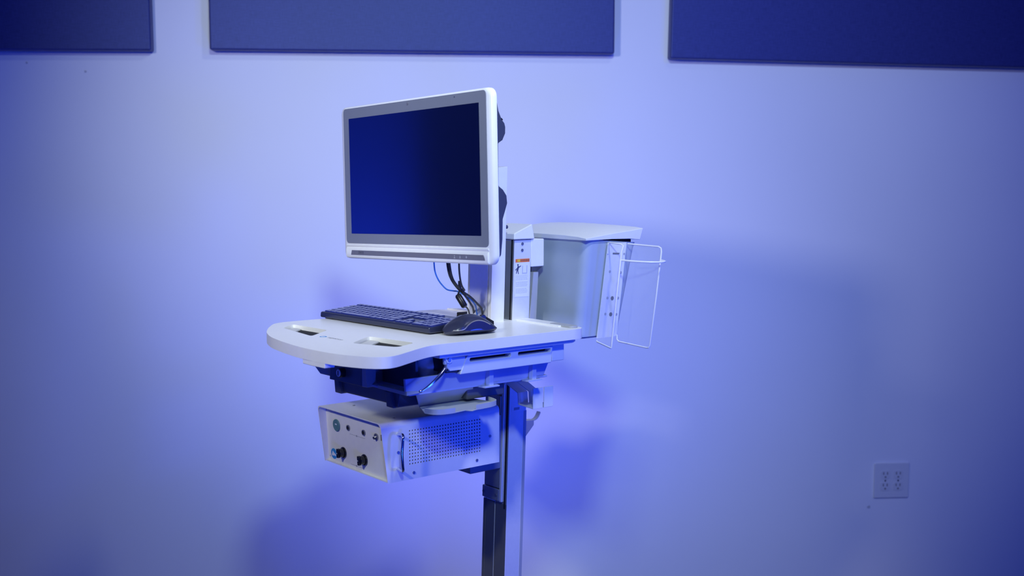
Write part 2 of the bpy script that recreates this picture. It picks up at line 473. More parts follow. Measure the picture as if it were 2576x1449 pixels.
# printed mark on the surface: blue swirl and grey lettering
ring = MB()
for a0, a1, r in ((200, 400, 0.0075), (20, 180, 0.0062)):
    pts = [(0.012 + r * 1.0 * cos(radians(a0 + (a1 - a0) * i / 14)), -0.4470 + r * sin(radians(a0 + (a1 - a0) * i / 14))) for i in range(15)]
    q = [(0.012 + (r - 0.0026) * cos(radians(a0 + (a1 - a0) * i / 14)), -0.4470 + (r - 0.0026) * sin(radians(a0 + (a1 - a0) * i / 14))) for i in range(15)]
    ring.prism_z(pts + q[::-1], ZT, ZT + 0.0003)
cart.part('printed_swirl', ring, 'logo_blue', top)
cart.part('printed_name', text_mb('ergotron', 0.0135, lambda x, y: (0.052 + x * cos(0.05) - y * sin(0.05), -0.4435 + x * sin(0.05) + y, ZT + 0.0003)), 'ink_soft', top)

# drawer housing under the surface
ZD = 0.9375
prof = [(-0.172, ZD), (-0.163, 0.893), (-0.118, 0.867), (0.190, 0.8705), (0.203, 0.903), (0.205, ZD)]
housing = MB()
housing.prism_y([(-0.200, ZD), (-0.190, 0.898), (-0.136, 0.867), (0.045, 0.8685), (0.052, ZD)], -0.372, -0.03)
cart.part('drawer_housing', housing, 'grey_plastic', bevel=0.004)  # grey instead of white: shade under the surface put into the colour
# open right bay: back wall, sloping tongue side and floor
cart.part('bay_wall', MB().box(0.050, 0.165, -0.336, -0.330, 0.872, ZD), 'dark_plastic')  # dark material stands for the shade inside the bay
cart.part('bay_floor', MB().prism_x([(-0.372, 0.8690), (-0.03, 0.8690), (-0.03, 0.8735), (-0.372, 0.8735)], 0.045, 0.196), 'tray_blue_lit', bevel=0.001)
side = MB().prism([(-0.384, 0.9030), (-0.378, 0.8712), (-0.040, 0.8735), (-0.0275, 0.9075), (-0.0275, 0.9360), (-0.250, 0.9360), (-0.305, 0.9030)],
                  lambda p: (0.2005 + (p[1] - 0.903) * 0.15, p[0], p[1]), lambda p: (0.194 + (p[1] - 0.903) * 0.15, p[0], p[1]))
cart.part('housing_side', side, 'tray_blue_lit', bevel=0.001)
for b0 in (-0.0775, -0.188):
    cart.part('rib', MB().prism_z([(0.199, b0 - 0.005), (0.206, b0), (0.206, b0 + 0.010), (0.199, b0 + 0.012)], 0.869, 0.903), 'tray_blue_lit', bevel=0.001)
    cart.part('rib_foot', MB().prism_z([(0.190, b0 - 0.020), (0.212, b0 - 0.016), (0.212, b0 + 0.020), (0.190, b0 + 0.024)], 0.8675, 0.8700), 'tray_blue_lit')
# lock plate with the barrel lock
lp = cart.part('lock_plate', MB().hexa([(-0.074, -0.385, 0.866), (0.047, -0.385, 0.8685), (0.047, -0.371, 0.8685), (-0.074, -0.371, 0.866),
                                        (-0.072, -0.380, ZD), (0.047, -0.380, ZD), (0.047, -0.371, ZD), (-0.072, -0.371, ZD)]), 'dark_plastic', bevel=0.0015)
lk = cart.part('lock_barrel', MB().cyl((-0.020, -0.374, 0.8870), (-0.020, -0.395, 0.8870), 0.0095, n=24), 'black', lp, bevel=0.001)
cart.part('lock_face', MB().cyl((-0.020, -0.3945, 0.8870), (-0.020, -0.3965, 0.8870), 0.0075, n=24), 'alu', lp)
cart.part('key_slot', MB().box(-0.0208, -0.0192, -0.3972, -0.3960, 0.8825, 0.8915), 'void', lp)
cart.part('strike_strip', MB().prism([(0.0475, ZD), (0.0475, 0.8675), (0.068, 0.8685), (0.063, 0.885), (0.063, ZD)],
                                     lambda p: (p[0], -0.383, p[1]), lambda p: (p[0], -0.360, p[1])), 'grey_plastic', bevel=0.001)
cart.part('bay_ramp', MB().hexa([(0.090, -0.374, 0.8690), (0.200, -0.380, 0.8710), (0.200, -0.350, 0.8730), (0.090, -0.350, 0.8730),
                                 (0.090, -0.374, 0.8760), (0.200, -0.380, 0.8790), (0.200, -0.350, 0.8760), (0.090, -0.350, 0.8760)]), 'grey_plastic', bevel=0.001)
# lower tray below the housing
lt = MB().prism_y([(-0.092, 0.868), (-0.080, 0.8385), (-0.073, 0.8355), (-0.052, 0.8375), (0.110, 0.8400), (0.125, 0.8360), (0.139, 0.8365), (0.146, 0.868)], -0.360, -0.120)
cart.part('lower_tray', lt, 'dark_plastic', bevel=0.003)
for a in (-0.075, 0.118):
    cart.part('tray_foot', MB().hexa([(a - 0.010, -0.366, 0.8350), (a + 0.014, -0.366, 0.8350), (a + 0.014, -0.350, 0.8350), (a - 0.010, -0.350, 0.8350),
                                      (a - 0.014, -0.366, 0.8660), (a + 0.004, -0.366, 0.8660), (a + 0.004, -0.350, 0.8660), (a - 0.014, -0.350, 0.8660)]), 'dark_plastic', bevel=0.002)

# swivel boss, bracket and silver height lever on the right
cart.part('swivel_boss', MB().loft([[(0.150 + r * cos(2 * pi * i / 28), -0.300 + r * sin(2 * pi * i / 28), z) for i in range(28)]
          for r, z in ((0.016, 0.874), (0.0175, 0.885), (0.019, 0.893), (0.022, 0.904), (0.025, 0.915), (0.022, 0.926), (0.018, 0.936))]), 'white')
br = cart.part('lever_bracket', MB().prism_x([(-0.3091, 0.9385), (-0.2585, 0.9375), (-0.2585, 0.9115), (-0.295, 0.9120), (-0.3080, 0.9262)], 0.215, 0.2205), 'rail_blue_lit', bevel=0.001)
cart.part('bracket_ear', MB().prism_x([(-0.3095, 0.9395), (-0.2915, 0.9388), (-0.2915, 0.9285), (-0.2960, 0.9265), (-0.3030, 0.9280)], 0.220, 0.2225), 'white_metal', br, bevel=0.0008)
cart.part('bolt', MB().cyl((0.221, -0.2985, 0.9345), (0.2245, -0.2985, 0.9345), 0.0035, n=16), 'steel', br)
cart.part('lever_housing', MB().box(0.170, 0.214, -0.300, -0.262, 0.907, 0.937), 'black', bevel=0.002)
lev = spline([(0.222, -0.305, 0.9235), (0.228, -0.318, 0.9130), (0.231, -0.338, 0.9000), (0.231, -0.356, 0.8890), (0.231, -0.3705, 0.8825)], 5)
lvr = MB(); rings = []
for i, p in enumerate(lev):
    t = i / (len(lev) - 1); h = 0.0075 * (1 - t) + 0.0022; d = 0.0022
    rings.append([(p.x - d, p.y, p.z - h * 0.5), (p.x + d, p.y + 0.001, p.z - h * 0.5), (p.x + d, p.y + 0.001, p.z + h * 0.5), (p.x - d, p.y, p.z + h * 0.5)])
lvr.loft(rings)
cart.part('height_lever', lvr, 'chrome', bevel=0.001)
cart.part('lever_tip', MB().sphere((0.231, -0.3700, 0.8832), 0.003, 0.004, 0.003, 12, 8), 'chrome')

# slotted side rail
rail = cart.part('slotted_rail', MB().prism_x([(-0.2560, 0.9370), (-0.2490, 0.9405), (-0.0375, 0.9405), (-0.0420, 0.9030), (-0.2720, 0.9030)], 0.196, 0.222), 'rail_blue_lit')
bool_cut(rail, [MB().prism_x(rrect(-0.2485, -0.1475, 0.9255, 0.9325, 0.0025, 3), 0.204, 0.24),
                MB().prism_x(rrect(-0.1285, -0.0435, 0.9255, 0.9325, 0.0025, 3), 0.204, 0.24)], cart.off)
add_bevel(rail, 0.0015, 2)
for b0, b1 in ((-0.2490, -0.1470), (-0.1290, -0.0430)):
    cart.part('slot_liner', MB().box(0.2035, 0.2045, b0, b1, 0.9250, 0.9330), 'void', rail)
cart.part('rail_end_bracket', MB().box(0.190, 0.2105, -0.0300, 0.0030, 0.9030, 0.9385), 'white_metal', bevel=0.0015)

# mast: aluminium column leaning slightly back
def mast_b(z): return -0.0156 + 0.0362 * (z - 0.40)
def lean(a, b, z): return (a, b + mast_b(z), z)
def mast_prism(poly, z0, z1):
    return MB().prism(poly, lambda p: lean(p[0], p[1], z0), lambda p: lean(p[0], p[1], z1))
ZM0, ZM1 = 0.04, 1.142
colpoly = [(-0.043, 0.0), (-0.036, 0.0), (-0.036, 0.006), (-0.0335, 0.006), (-0.0335, 0.0), (-0.0045, 0.0), (-0.0045, 0.006), (0.0005, 0.006), (0.0005, 0.0),
           (0.0255, 0.0), (0.0255, 0.006), (0.029, 0.006), (0.029, 0.0), (0.0385, 0.0), (0.0385, 0.048), (-0.043, 0.048)]
mast = cart.part('mast', mast_prism(colpoly, ZM0, ZM1), 'alu', bevel=0.0012)
cart.part('mast_groove', mast_prism([(0.0290, -0.0010), (0.0340, -0.0010), (0.0340, 0.001), (0.0290, 0.001)], 0.55, ZM1), 'void', mast)
for x0, x1 in ((-0.0360, -0.0335), (-0.0045, 0.0005)):
    cart.part('mast_groove', mast_prism([(x0, 0.0052), (x1, 0.0052), (x1, 0.0062), (x0, 0.0062)], ZM0, 0.60), 'void', mast)
cart.part('mast_shade_plate', mast_prism([(0.0005, -0.0004), (0.0380, -0.0004), (0.0380, 0.001), (0.0005, 0.001)], 0.56, ZM1 - 0.002), 'alu_dark', mast)  # darker plates carry the shade of the mast's front side
for x0, x1 in ((-0.0430, -0.0360), (-0.0335, -0.0045), (0.0005, 0.0380)):
    cart.part('mast_shade_plate', mast_prism([(x0, -0.0006), (x1, -0.0006), (x1, 0.001), (x0, 0.001)], ZM0, 0.56), 'mast_shade', mast)
cart.part('mast_edge_trim', mast_prism([(0.0383, 0.041), (0.0392, 0.041), (0.0392, 0.0485), (0.0383, 0.0485)], ZM0, 0.765), 'grey_plastic', mast)
capm = MB()
cpoly = [(-0.047, -0.006), (0.0450, -0.006), (0.0450, 0.052), (-0.047, 0.052)]
capm.hexa([lean(a, b, 1.1435) for a, b in cpoly] + [lean(-0.047, -0.006, 1.157), lean(0.045, -0.006, 1.157), lean(0.041, 0.047, 1.1765), lean(-0.043, 0.047, 1.1765)])
cart.part('mast_cap', capm, 'white', bevel=0.0025)
# lift bracket at mid height
cart.part('mast_clamp', mast_prism([(-0.040, -0.008), (0.018, -0.008), (0.018, 0.001), (-0.040, 0.001)], 0.565, 0.592), 'alu_dark', bevel=0.002)
cart.part('mast_slide', mast_prism([(0.020, -0.007), (0.0275, -0.007), (0.0275, 0.001), (0.020, 0.001)], 0.565, 0.86), 'alu', bevel=0.001)
for a in (-0.034, 0.010):
    cart.part('clamp_screw', MB().cyl(lean(a, -0.0075, 0.578), lean(a, -0.0100, 0.578), 0.003, n=12), 'steel')
# screws on the upper column side
for z in (1.1336, 1.1197):
    cart.part('mast_screw', MB().cyl(lean(0.038, 0.022, z), lean(0.0402, 0.022, z), 0.0032, n=14), 'steel', mast)
# foot plate and badge high on the lower column
cart.part('column_badge', mast_prism([(0.0384, 0.006), (0.0390, 0.006), (0.0390, 0.039), (0.0384, 0.039)], 0.766, 0.778), 'label', mast)
cart.part('badge_print', mast_prism([(0.0389, 0.012), (0.0392, 0.012), (0.0392, 0.028), (0.0389, 0.028)], 0.769, 0.775), 'ink_soft', mast)

# lift post carrying the monitor
def post_b(z): return -0.0524 + 0.030 * (z - 0.98)
def pl(a, b, z): return (a, b + post_b(z), z)
ppoly = [(-0.0475, 0.0), (-0.0410, 0.0), (-0.0410, 0.003), (-0.0395, 0.003), (-0.0395, 0.0), (0.0235, 0.0), (0.0235, 0.003), (0.0255, 0.003), (0.0255, 0.0), (0.0370, 0.0), (0.0370, 0.036), (-0.0475, 0.036)]
post = cart.part('monitor_post', MB().prism(ppoly, lambda p: pl(p[0], p[1], ZT - 0.02), lambda p: pl(p[0], p[1], 1.297 + 0.10 * p[1])), 'white_metal', bevel=0.001)
cart.part('post_groove', MB().prism([(0.0235, 0.0024), (0.0255, 0.0024), (0.0255, 0.0034), (0.0235, 0.0034)], lambda p: pl(p[0], p[1], ZT), lambda p: pl(p[0], p[1], 1.29)), 'void', post)
cart.part('post_groove', MB().prism([(-0.0410, 0.0024), (-0.0395, 0.0024), (-0.0395, 0.0034), (-0.0410, 0.0034)], lambda p: pl(p[0], p[1], ZT), lambda p: pl(p[0], p[1], 1.29)), 'ink', post)
cart.part('post_face', MB().prism([(-0.0395, -0.0006), (0.0235, -0.0006), (0.0235, 0.001), (-0.0395, 0.001)], lambda p: pl(p[0], p[1], ZT), lambda p: pl(p[0], p[1], 1.29)), 'post_alu', post)
cart.part('post_bolt', MB().cyl(pl(0.034, 0.036, 1.171), pl(0.034, 0.0405, 1.171), 0.004, n=14), 'ink', post)
arm = MB().hexa([(-0.028, -0.161, 1.262), (0.028, -0.161, 1.262), (0.028, -0.045, 1.250), (-0.028, -0.045, 1.250),
                 (-0.028, -0.161, 1.312), (0.028, -0.161, 1.312), (0.028, -0.045, 1.292), (-0.028, -0.045, 1.292)])
cart.part('monitor_arm', arm, 'white_metal', bevel=0.004)

# warning label on the column side
lab = cart.part('warning_label', MB().prism([(0.0008, 1.0185), (0.0395, 1.0175), (0.0395, 1.0992), (0.0008, 1.1009)],
                lambda p: lean(0.0385, p[0] + 0.0045, p[1]), lambda p: lean(0.0391, p[0] + 0.0045, p[1])), 'label', mast)
def lab_q(b0, b1, z0, z1, mm, nm, d=0.0394):
    return cart.part(nm, MB().prism([(b0, z0), (b1, z0), (b1, z1), (b0, z1)], lambda p: lean(0.0388, p[0], p[1]), lambda p: lean(d, p[0], p[1])), mm, mast)
lab_q(0.0045, 0.0435, 1.0935, 1.1008, 'orange', 'warning_header')
lab_q(0.0090, 0.0170, 1.0945, 1.0998, 'yellow', 'warning_triangle', 0.0396)
cart.part('warning_word', text_mb('WARNING', 0.0055, lambda x, y: lean(0.0396, 0.0300 + x, 1.0971 + y)), 'ink', mast)
pic = MB()
def pq(pts):
    pic.prism(pts, lambda p: lean(0.0390, p[0], p[1]), lambda p: lean(0.0394, p[0], p[1]))
pq(circle(0.0110, 1.0880, 0.0020, 10)); pq([(0.0075, 1.0765), (0.0125, 1.0765), (0.0150, 1.0850), (0.0105, 1.0860)])
pq([(0.0135, 1.0835), (0.0195, 1.0865), (0.0200, 1.0850), (0.0140, 1.0815)]); pq([(0.0065, 1.0690), (0.0082, 1.0690), (0.0105, 1.0770), (0.0078, 1.0770)])
pq([(0.0125, 1.0680), (0.0142, 1.0680), (0.0120, 1.0770), (0.0098, 1.0770)]); pq([(0.0040, 1.0775), (0.0085, 1.0815), (0.0090, 1.0800), (0.0050, 1.0760)])
cart.part('warning_pictogram', pic, 'ink', mast)
pic = MB(); pq([(0.0230, 1.0680), (0.0380, 1.0680), (0.0380, 1.0860), (0.0355, 1.0860), (0.0355, 1.0705), (0.0255, 1.0705), (0.0255, 1.0860), (0.0230, 1.0860)])
cart.part('warning_cart_sign', pic, 'ink_pale', mast)
random.seed(4); tx = MB()
for r in range(15):
    z = 1.0640 - r * 0.0029; b = 0.0070
    while b < 0.0380:
        wd = random.uniform(0.002, 0.006); b2 = min(b + wd, 0.0395)
        if r % 5 != 4:
            tx.prism([(b, z), (b2, z), (b2, z + 0.0010), (b, z + 0.0010)], lambda p: lean(0.0390, p[0], p[1]), lambda p: lean(0.0393, p[0], p[1]))
        b = b2 + 0.0010
cart.part('warning_small_print', tx, 'ink_pale', mast, kind='stuff')

# mouse tray hanging under the right side
ZS = 0.8450
tray_poly = [(0.150, -0.318), (0.207, -0.345), (0.224, -0.338), (0.236, -0.328), (0.240, -0.297), (0.236, -0.272), (0.248, -0.262), (0.243, -0.248), (0.236, -0.206), (0.222, -0.186), (0.190, -0.180), (0.150, -0.190)]
mt = cart.part('mouse_tray', MB().prism_z(tray_poly, ZS - 0.0102, ZS - 0.0082), 'grey_metal', bevel=0.0006)
def lip(pts, h=0.0100):
    mb = MB(); n = len(pts)
    ins = []
    for i, p in enumerate(pts):
        q = Vector(pts[min(i + 1, n - 1)]) - Vector(pts[max(i - 1, 0)]); nn = Vector((-q.y, q.x)).normalized() * 0.0018
        ins.append((p[0] + nn.x, p[1] + nn.y))
    mb.prism_z(list(pts) + ins[::-1], ZS - 0.0100, ZS - 0.0100 + h)
    return mb
lip1 = [(p.x, p.y) for p in spline([(0.207, -0.345), (0.226, -0.341), (0.237, -0.328), (0.240, -0.312), (0.240, -0.297)], 4)]
lip2 = [(p.x, p.y) for p in spline([(0.243, -0.250), (0.240, -0.228), (0.236, -0.204), (0.224, -0.186), (0.192, -0.179)], 4)]
cart.part('tray_lip', lip(lip1), 'grey_metal', mt); cart.part('tray_lip', lip(lip2), 'grey_metal', mt)
cart.part('tray_hanger', MB().hexa([(0.150, -0.318, 0.8350), (0.150, -0.190, 0.8350), (0.1525, -0.190, 0.8350), (0.1525, -0.318, 0.8350),
                                    (0.185, -0.350, 0.8690), (0.185, -0.215, 0.8690), (0.1875, -0.215, 0.8690), (0.1875, -0.350, 0.8690)]), 'grey_metal', mt)
cart.part('tray_slide', MB().box(0.100, 0.180, -0.225, -0.130, 0.842, 0.866), 'dark_plastic', bevel=0.003)

# white cord hook below the surface, bent sheet profile drawn out along the depth
hp = [(0.060, 0.8385), (0.082, 0.8385), (0.1175, 0.8250), (0.1195, 0.8010), (0.1690, 0.7985), (0.1695, 0.8425)]
inn = [(0.1670, 0.8425), (0.1665, 0.8010), (0.1220, 0.8035), (0.1200, 0.8265), (0.083, 0.8410), (0.060, 0.8410)]
hook_parts = ((-0.0450, -0.0185), (-0.0150, 0.0100))
hk = cart.part('cord_hook', MB().prism_y(hp + inn, *hook_parts[0]), 'white_metal', bevel=0.0007)
cart.part('cord_hook_tab', MB().prism_y(hp[1:] + inn[:-1], *hook_parts[1]), 'white_metal', hk, bevel=0.0007)
cart.part('hook_mount', MB().box(0.030, 0.080, -0.048, 0.004, 0.838, 0.868), 'white_metal', bevel=0.001)
jh = [(p.x, p.y, p.z) for p in spline([(0.010, 0.060, 0.7330), (0.010, 0.078, 0.7330), (0.010, 0.090, 0.7345), (0.010, 0.098, 0.7400), (0.010, 0.104, 0.7500)], 5)]
jm = MB(); jm.prism_x([(0.048, 0.738), (0.083, 0.736), (0.083, 0.724), (0.056, 0.698), (0.048, 0.698)], 0.006, 0.022)
js = cart.part('rear_hook', jm, 'grey_plastic', bevel=0.002)
cart.part('rear_hook_tip', MB().loft([[(0.006, y, z + 0.0010), (0.018, y, z + 0.0010), (0.018, y + 0.002, z - 0.0010), (0.006, y + 0.002, z - 0.0010)] for x, y, z in jh]), 'grey_plastic', js, bevel=0.0008)

# bracket holding the supply bin to the mast
bb = cart.part('bin_bracket', MB().box(-0.030, 0.040, 0.058, 0.0945, 1.082, 1.143), 'white', bevel=0.002)
cart.part('bracket_taper', MB().hexa([(-0.010, 0.067, 1.068), (0.030, 0.067, 1.068), (0.030, 0.078, 1.068), (-0.010, 0.078, 1.068),
                                      (-0.025, 0.061, 1.082), (0.038, 0.061, 1.082), (0.038, 0.092, 1.082), (-0.025, 0.092, 1.082)]), 'dark_plastic', bb)
cart.part('bracket_rail', MB().hexa([(0.010, 0.050, 0.93), (0.040, 0.050, 0.93), (0.040, 0.070, 0.93), (0.010, 0.070, 0.93),
                                     (0.010, 0.064, 1.07), (0.040, 0.064, 1.07), (0.040, 0.078, 1.07), (0.010, 0.078, 1.07)]), 'grey_plastic', bb)
cart.part('bin_crossbar', MB().box(-0.06, -0.01, 0.090, 0.118, 1.085, 1.125), 'white', bb, bevel=0.002)

# rolling base below the picture
FZ = FLOOR_Z
base = cart.part('base_hub', MB().box(-0.10, 0.10, -0.09, 0.10, FZ + 0.075, FZ + 0.135), 'white', bevel=0.012, seg=3)
for k, (a, b) in enumerate(((-0.24, -0.30), (0.24, -0.30), (-0.24, 0.24), (0.24, 0.24))):
    cart.part('base_leg', MB().tube([(0.05 * (1 if a > 0 else -1), 0.04 * (1 if b > 0 else -1), FZ + 0.105), (a * 0.7, b * 0.7, FZ + 0.100), (a, b, FZ + 0.092)], [0.03, 0.026, 0.022], 12), 'white')
    cs = cart.part('caster', MB().cyl((a - 0.012, b, FZ + 0.0375), (a + 0.012, b, FZ + 0.0375), 0.0375, n=28), 'dark_plastic', bevel=0.004)
    cart.part('caster_fork', MB().cyl((a, b, FZ + 0.040), (a, b, FZ + 0.092), 0.012, n=14), 'grey_plastic', cs)

# ------------------------------------------------------------------ monitor
MA, MBK, MZ = 0.0043, -0.2263, 1.2730
mon = Thing('monitor', 'white framed flat monitor with a dark screen and grey bezel facing front left', 'monitor', MA, MBK, MZ)
mon.e.rotation_euler = (Matrix.Rotation(RZ, 3, 'Z') @ Matrix.Rotation(-radians(1.7), 3, 'Y')).to_euler()
mon.off = (0, 0, 0)
def frame_ring(x0, x1, z0, z1, r, y): return [(p[0], y, p[1]) for p in rrect(x0, x1, z0, z1, r, 6)]
CX = -0.0125
body = MB().loft([frame_ring(CX - 0.2590, CX + 0.2590, -0.1640, 0.1625, 0.012, 0.0),
                  frame_ring(CX - 0.2680, CX + 0.2680, -0.1670, 0.1645, 0.016, 0.0020),
                  frame_ring(CX - 0.2735, CX + 0.2735, -0.1685, 0.1655, 0.019, 0.0060),
                  frame_ring(CX - 0.2740, CX + 0.2740, -0.1685, 0.1655, 0.019, 0.0115)])
fr = mon.part('frame', body, 'white', smooth=50)
# step below the glass: the lower chin bulges forward
mon.part('chin', MB().prism_x([(0.004, -0.1365), (-0.0022, -0.1375), (-0.0016, -0.1405), (0.0002, -0.1425), (-0.0030, -0.1470), (-0.0038, -0.1620), (-0.0010, -0.1665), (0.006, -0.1675)],
                              CX - 0.2570, CX + 0.2570), 'white', fr, bevel=0.001)
mon.part('bezel', MB().prism_y(rrect(CX - 0.2570, CX + 0.2570, -0.1345, 0.1610, 0.009, 5), -0.0012, 0.002), 'bezel', bevel=0.0006)
mon.part('screen', MB().prism_y(rrect(-0.2462, 0.2227, -0.1129, 0.1386, 0.0008, 2), -0.0018, 0.001), 'screen')
mon.part('control_strip', MB().prism_y([(-0.2468, -0.1598), (0.2365, -0.1598), (0.2345, -0.1545), (0.2310, -0.1495), (-0.2430, -0.1495)], -0.0044, -0.002), 'strip')
mon.part('maker_name', text_mb('ONYX', 0.0078, lambda x, y: (-0.2046 + x, -0.0047, -0.1545 + y)), 'ink')
def icon(x, kind):
    mb = MB(); y0, y1, z = -0.0047, -0.0043, -0.1548
    if kind == 0:
        mb.prism_y(rrect(x - 0.0022, x + 0.0022, z - 0.003, z + 0.003, 0.0008, 2), y0, y1)
    elif kind == 1:
        mb.prism_y([(x - 0.003, z - 0.0030), (x + 0.003, z - 0.0030), (x, z + 0.0002)], y0, y1); mb.prism_y(circle(x, z + 0.0018, 0.0012, 8), y0, y1)
    elif kind == 2:
        mb.prism_y([(x - 0.0022, z - 0.003), (x - 0.0010, z - 0.003), (x, z + 0.0005), (x + 0.0010, z - 0.003), (x + 0.0022, z - 0.003), (x, z + 0.003)], y0, y1)
    elif kind == 3:
        mb.prism_y([(x - 0.003, z), (x - 0.001, z - 0.001), (x, z - 0.003), (x + 0.001, z - 0.001), (x + 0.003, z), (x + 0.001, z + 0.001), (x, z + 0.003), (x - 0.001, z + 0.001)], y0, y1)
    else:
        mb.prism_y(rrect(x - 0.0028, x + 0.0028, z - 0.003, z + 0.003, 0.0012, 2), y0, y1)
    mon.part('touch_icon', mb, 'icon' if kind in (1, 2, 3) else 'strip')
for k, x in enumerate((0.1191, 0.1395, 0.1577, 0.1782, 0.1980)): icon(x, k)
mon.part('camera_lens', MB().cyl((-0.0163, -0.0015, 0.1545), (-0.0163, -0.0022, 0.1545), 0.0028, n=16), 'strip')
mon.part('microphone_hole', MB().cyl((0.1458, -0.0015, 0.1552), (0.1458, -0.0022, 0.1552), 0.0012, n=10), 'ink')
# dark back shell with two rounded humps
backp = [(0.0105, 0.161), (0.016, 0.155), (0.0225, 0.122), (0.030, 0.106), (0.0365, 0.099), (0.0385, 0.092), (0.0380, 0.080), (0.031, 0.067), (0.0205, 0.061),
         (0.0200, -0.019), (0.030, -0.026), (0.0385, -0.037), (0.0400, -0.052), (0.034, -0.068), (0.0285, -0.082), (0.0270, -0.120), (0.0230, -0.150), (0.0105, -0.164)]
bs = MB().prism_x(backp, CX - 0.268, CX + 0.2660)
mon.part('back_shell', bs, 'shell', bevel=0.004, seg=3)
mon.part('back_seam', MB().prism_x([(0.0285, 0.1085), (0.0315, 0.1055), (0.0315, 0.1045), (0.0285, 0.1075)], CX + 0.20, CX + 0.2664), 'void')
mon.part('back_core', MB().box(-0.12, 0.12, 0.015, 0.055, -0.10, 0.11), 'dark_plastic', bevel=0.01, seg=3)
mon.part('mount_plate', MB().box(-0.055, 0.055, 0.050, 0.064, -0.015, 0.055), 'white_metal', bevel=0.003)

# ------------------------------------------------------------------ keyboard
KB_ANG = math.atan2(0.029, 0.376)
kb = Thing('keyboard', 'black full-width computer keyboard lying on the white work surface', 'keyboard', -0.0665, -0.2890, ZT)
kb.e.rotation_euler = (0, 0, RZ + KB_ANG); kb.off = (0, 0, 0)
KW, KD = 0.380, 0.116
def kz(y): return 0.0145 + 0.075 * y          # height of the key deck over depth
case = MB().hexa([(-KW / 2 + 0.001, 0.002, 0.002), (KW / 2 - 0.001, 0.002, 0.002), (KW / 2 - 0.001, KD, 0.004), (-KW / 2 + 0.001, KD, 0.004),
                  (-KW / 2 + 0.004, 0.001, kz(0)), (KW / 2 - 0.002, 0.001, kz(0)), (KW / 2 - 0.002, KD, kz(KD)), (-KW / 2 + 0.004, KD, kz(KD))])
kb.part('case', case, 'key_case', bevel=0.0035, seg=3)
for sx in (-1, 1):
    for y, h in ((0.012, 0.0022), (KD - 0.012, 0.0045)):
        kb.part('rubber_foot', MB().box(sx * 0.165 - 0.012, sx * 0.165 + 0.012, y - 0.004, y + 0.004, 0.0, h), 'black')
pit = 0.01615
key_mesh = {}
def key(xc, yc, wu, du=1.0):
    ck = (round(wu, 2), du)
    hw, hd = wu * pit / 2 - 0.0007, du * pit / 2 - 0.0007
    if ck not in key_mesh:
        mb = MB().hexa([(-hw, -hd, 0), (hw, -hd, 0), (hw, hd, 0), (-hw, hd, 0), (-hw + .0016, -hd + .0012, .0030), (hw - .0016, -hd + .0012, .0030), (hw - .0016, hd - .0016, .0030), (-hw + .0016, hd - .0016, .0030)])
        o = mb.build('key', 'key', kb.e); key_mesh[ck] = o.data
    else:
        o = bpy.data.objects.new('key', key_mesh[ck]); COL.objects.link(o); o.parent = kb.e
    o.location = (xc, yc, kz(yc) - 0.0006); o.rotation_euler = (math.atan(0.075), 0, 0)
x0 = -KW / 2 + 0.010
rows = [[1.25, 1.25, 1.25, 6.25, 1.25, 1.25, 1.25, 1.25], [2.25] + [1] * 10 + [2.75], [1.75] + [1] * 11 + [2.25], [1.5] + [1] * 12 + [1.5], [1] * 13 + [2], [1] * 15]
for r, row in enumerate(rows):
    x = x0; y = 0.0155 + r * pit * (1.0 if r < 5 else 1.04)
    for wu in row:
        key(x + wu * pit / 2, y, wu, 1.0 if r < 5 else 0.8); x += wu * pit
nx = x0 + 15 * pit + 0.006
for c in range(3): key(nx + (c + .5) * pit, 0.0155, 1)
key(nx + 1.5 * pit, 0.0155 + pit, 1)
for r in (3, 4):
    for c in range(3): key(nx + (c + .5) * pit, 0.0155 + r * pit, 1)
for c in range(3): key(nx + (c + .5) * pit, 0.0155 + 5 * pit * 1.04, 1, 0.8)
px_ = nx + 3 * pit + 0.006
key(px_ + pit, 0.0155, 2)
key(px_ + 2.5 * pit, 0.0155, 1)
for r in range(1, 5):
    for c in range(3): key(px_ + (c + .5) * pit, 0.0155 + r * pit, 1)
key(px_ + 3.5 * pit, 0.0155 + 0.5 * pit, 1, 2.0); key(px_ + 3.5 * pit, 0.0155 + 2.5 * pit, 1, 2.0); key(px_ + 3.5 * pit, 0.0155 + 4 * pit, 1)

# ------------------------------------------------------------------ mouse
ms = Thing('computer_mouse', 'dark wireless mouse with a glossy side grip beside the keyboard', 'mouse', 0.152, -0.196, ZT)
ms.e.rotation_euler = (0, 0, RZ + radians(-4)); ms.off = (0, 0, 0)
def mouse_ring(k, nk=16, n=28, grow=1.0):
    t = k / nk                               # 0 rear, 1 nose
    y = -0.058 + 0.116 * t
    s = max(0.0, 1 - abs(2 * t - 1) ** 3.0) ** 0.5
    wdt = (0.033 - 0.004 * sin(pi * t) * 0.6) * (0.30 + 0.70 * s) if 0 < k < nk else 0.012
    h = (0.0395 * (sin(pi * (t * 0.80 + 0.13)) ** 0.75)) * (0.35 + 0.65 * s)
    pts = []
    for i in range(n):
        a = 2 * pi * i / n
        cx, sz = cos(a), sin(a)
        ex = (abs(cx) ** 0.75) * (1 if cx >= 0 else -1)
        zz = h * (sz ** 0.8 if sz > 0 else 0) if sz > 0 else -0.0
        pts.append((ex * wdt * (1 - 0.22 * max(0, sz) ** 2) * (0.90 if sz < 0 else 1), y, max(0.0008, 0.008 * (1 - abs(sz)) * 0 + (0.009 + zz * (h - 0.009) / max(h, 1e-4) if sz > 0 else 0.009 * (1 + sz) ** 0.6))))
    return pts
ms.part('shell', MB().loft([mouse_ring(k) for k in range(17)]), 'mouse', smooth=60, sub=1)
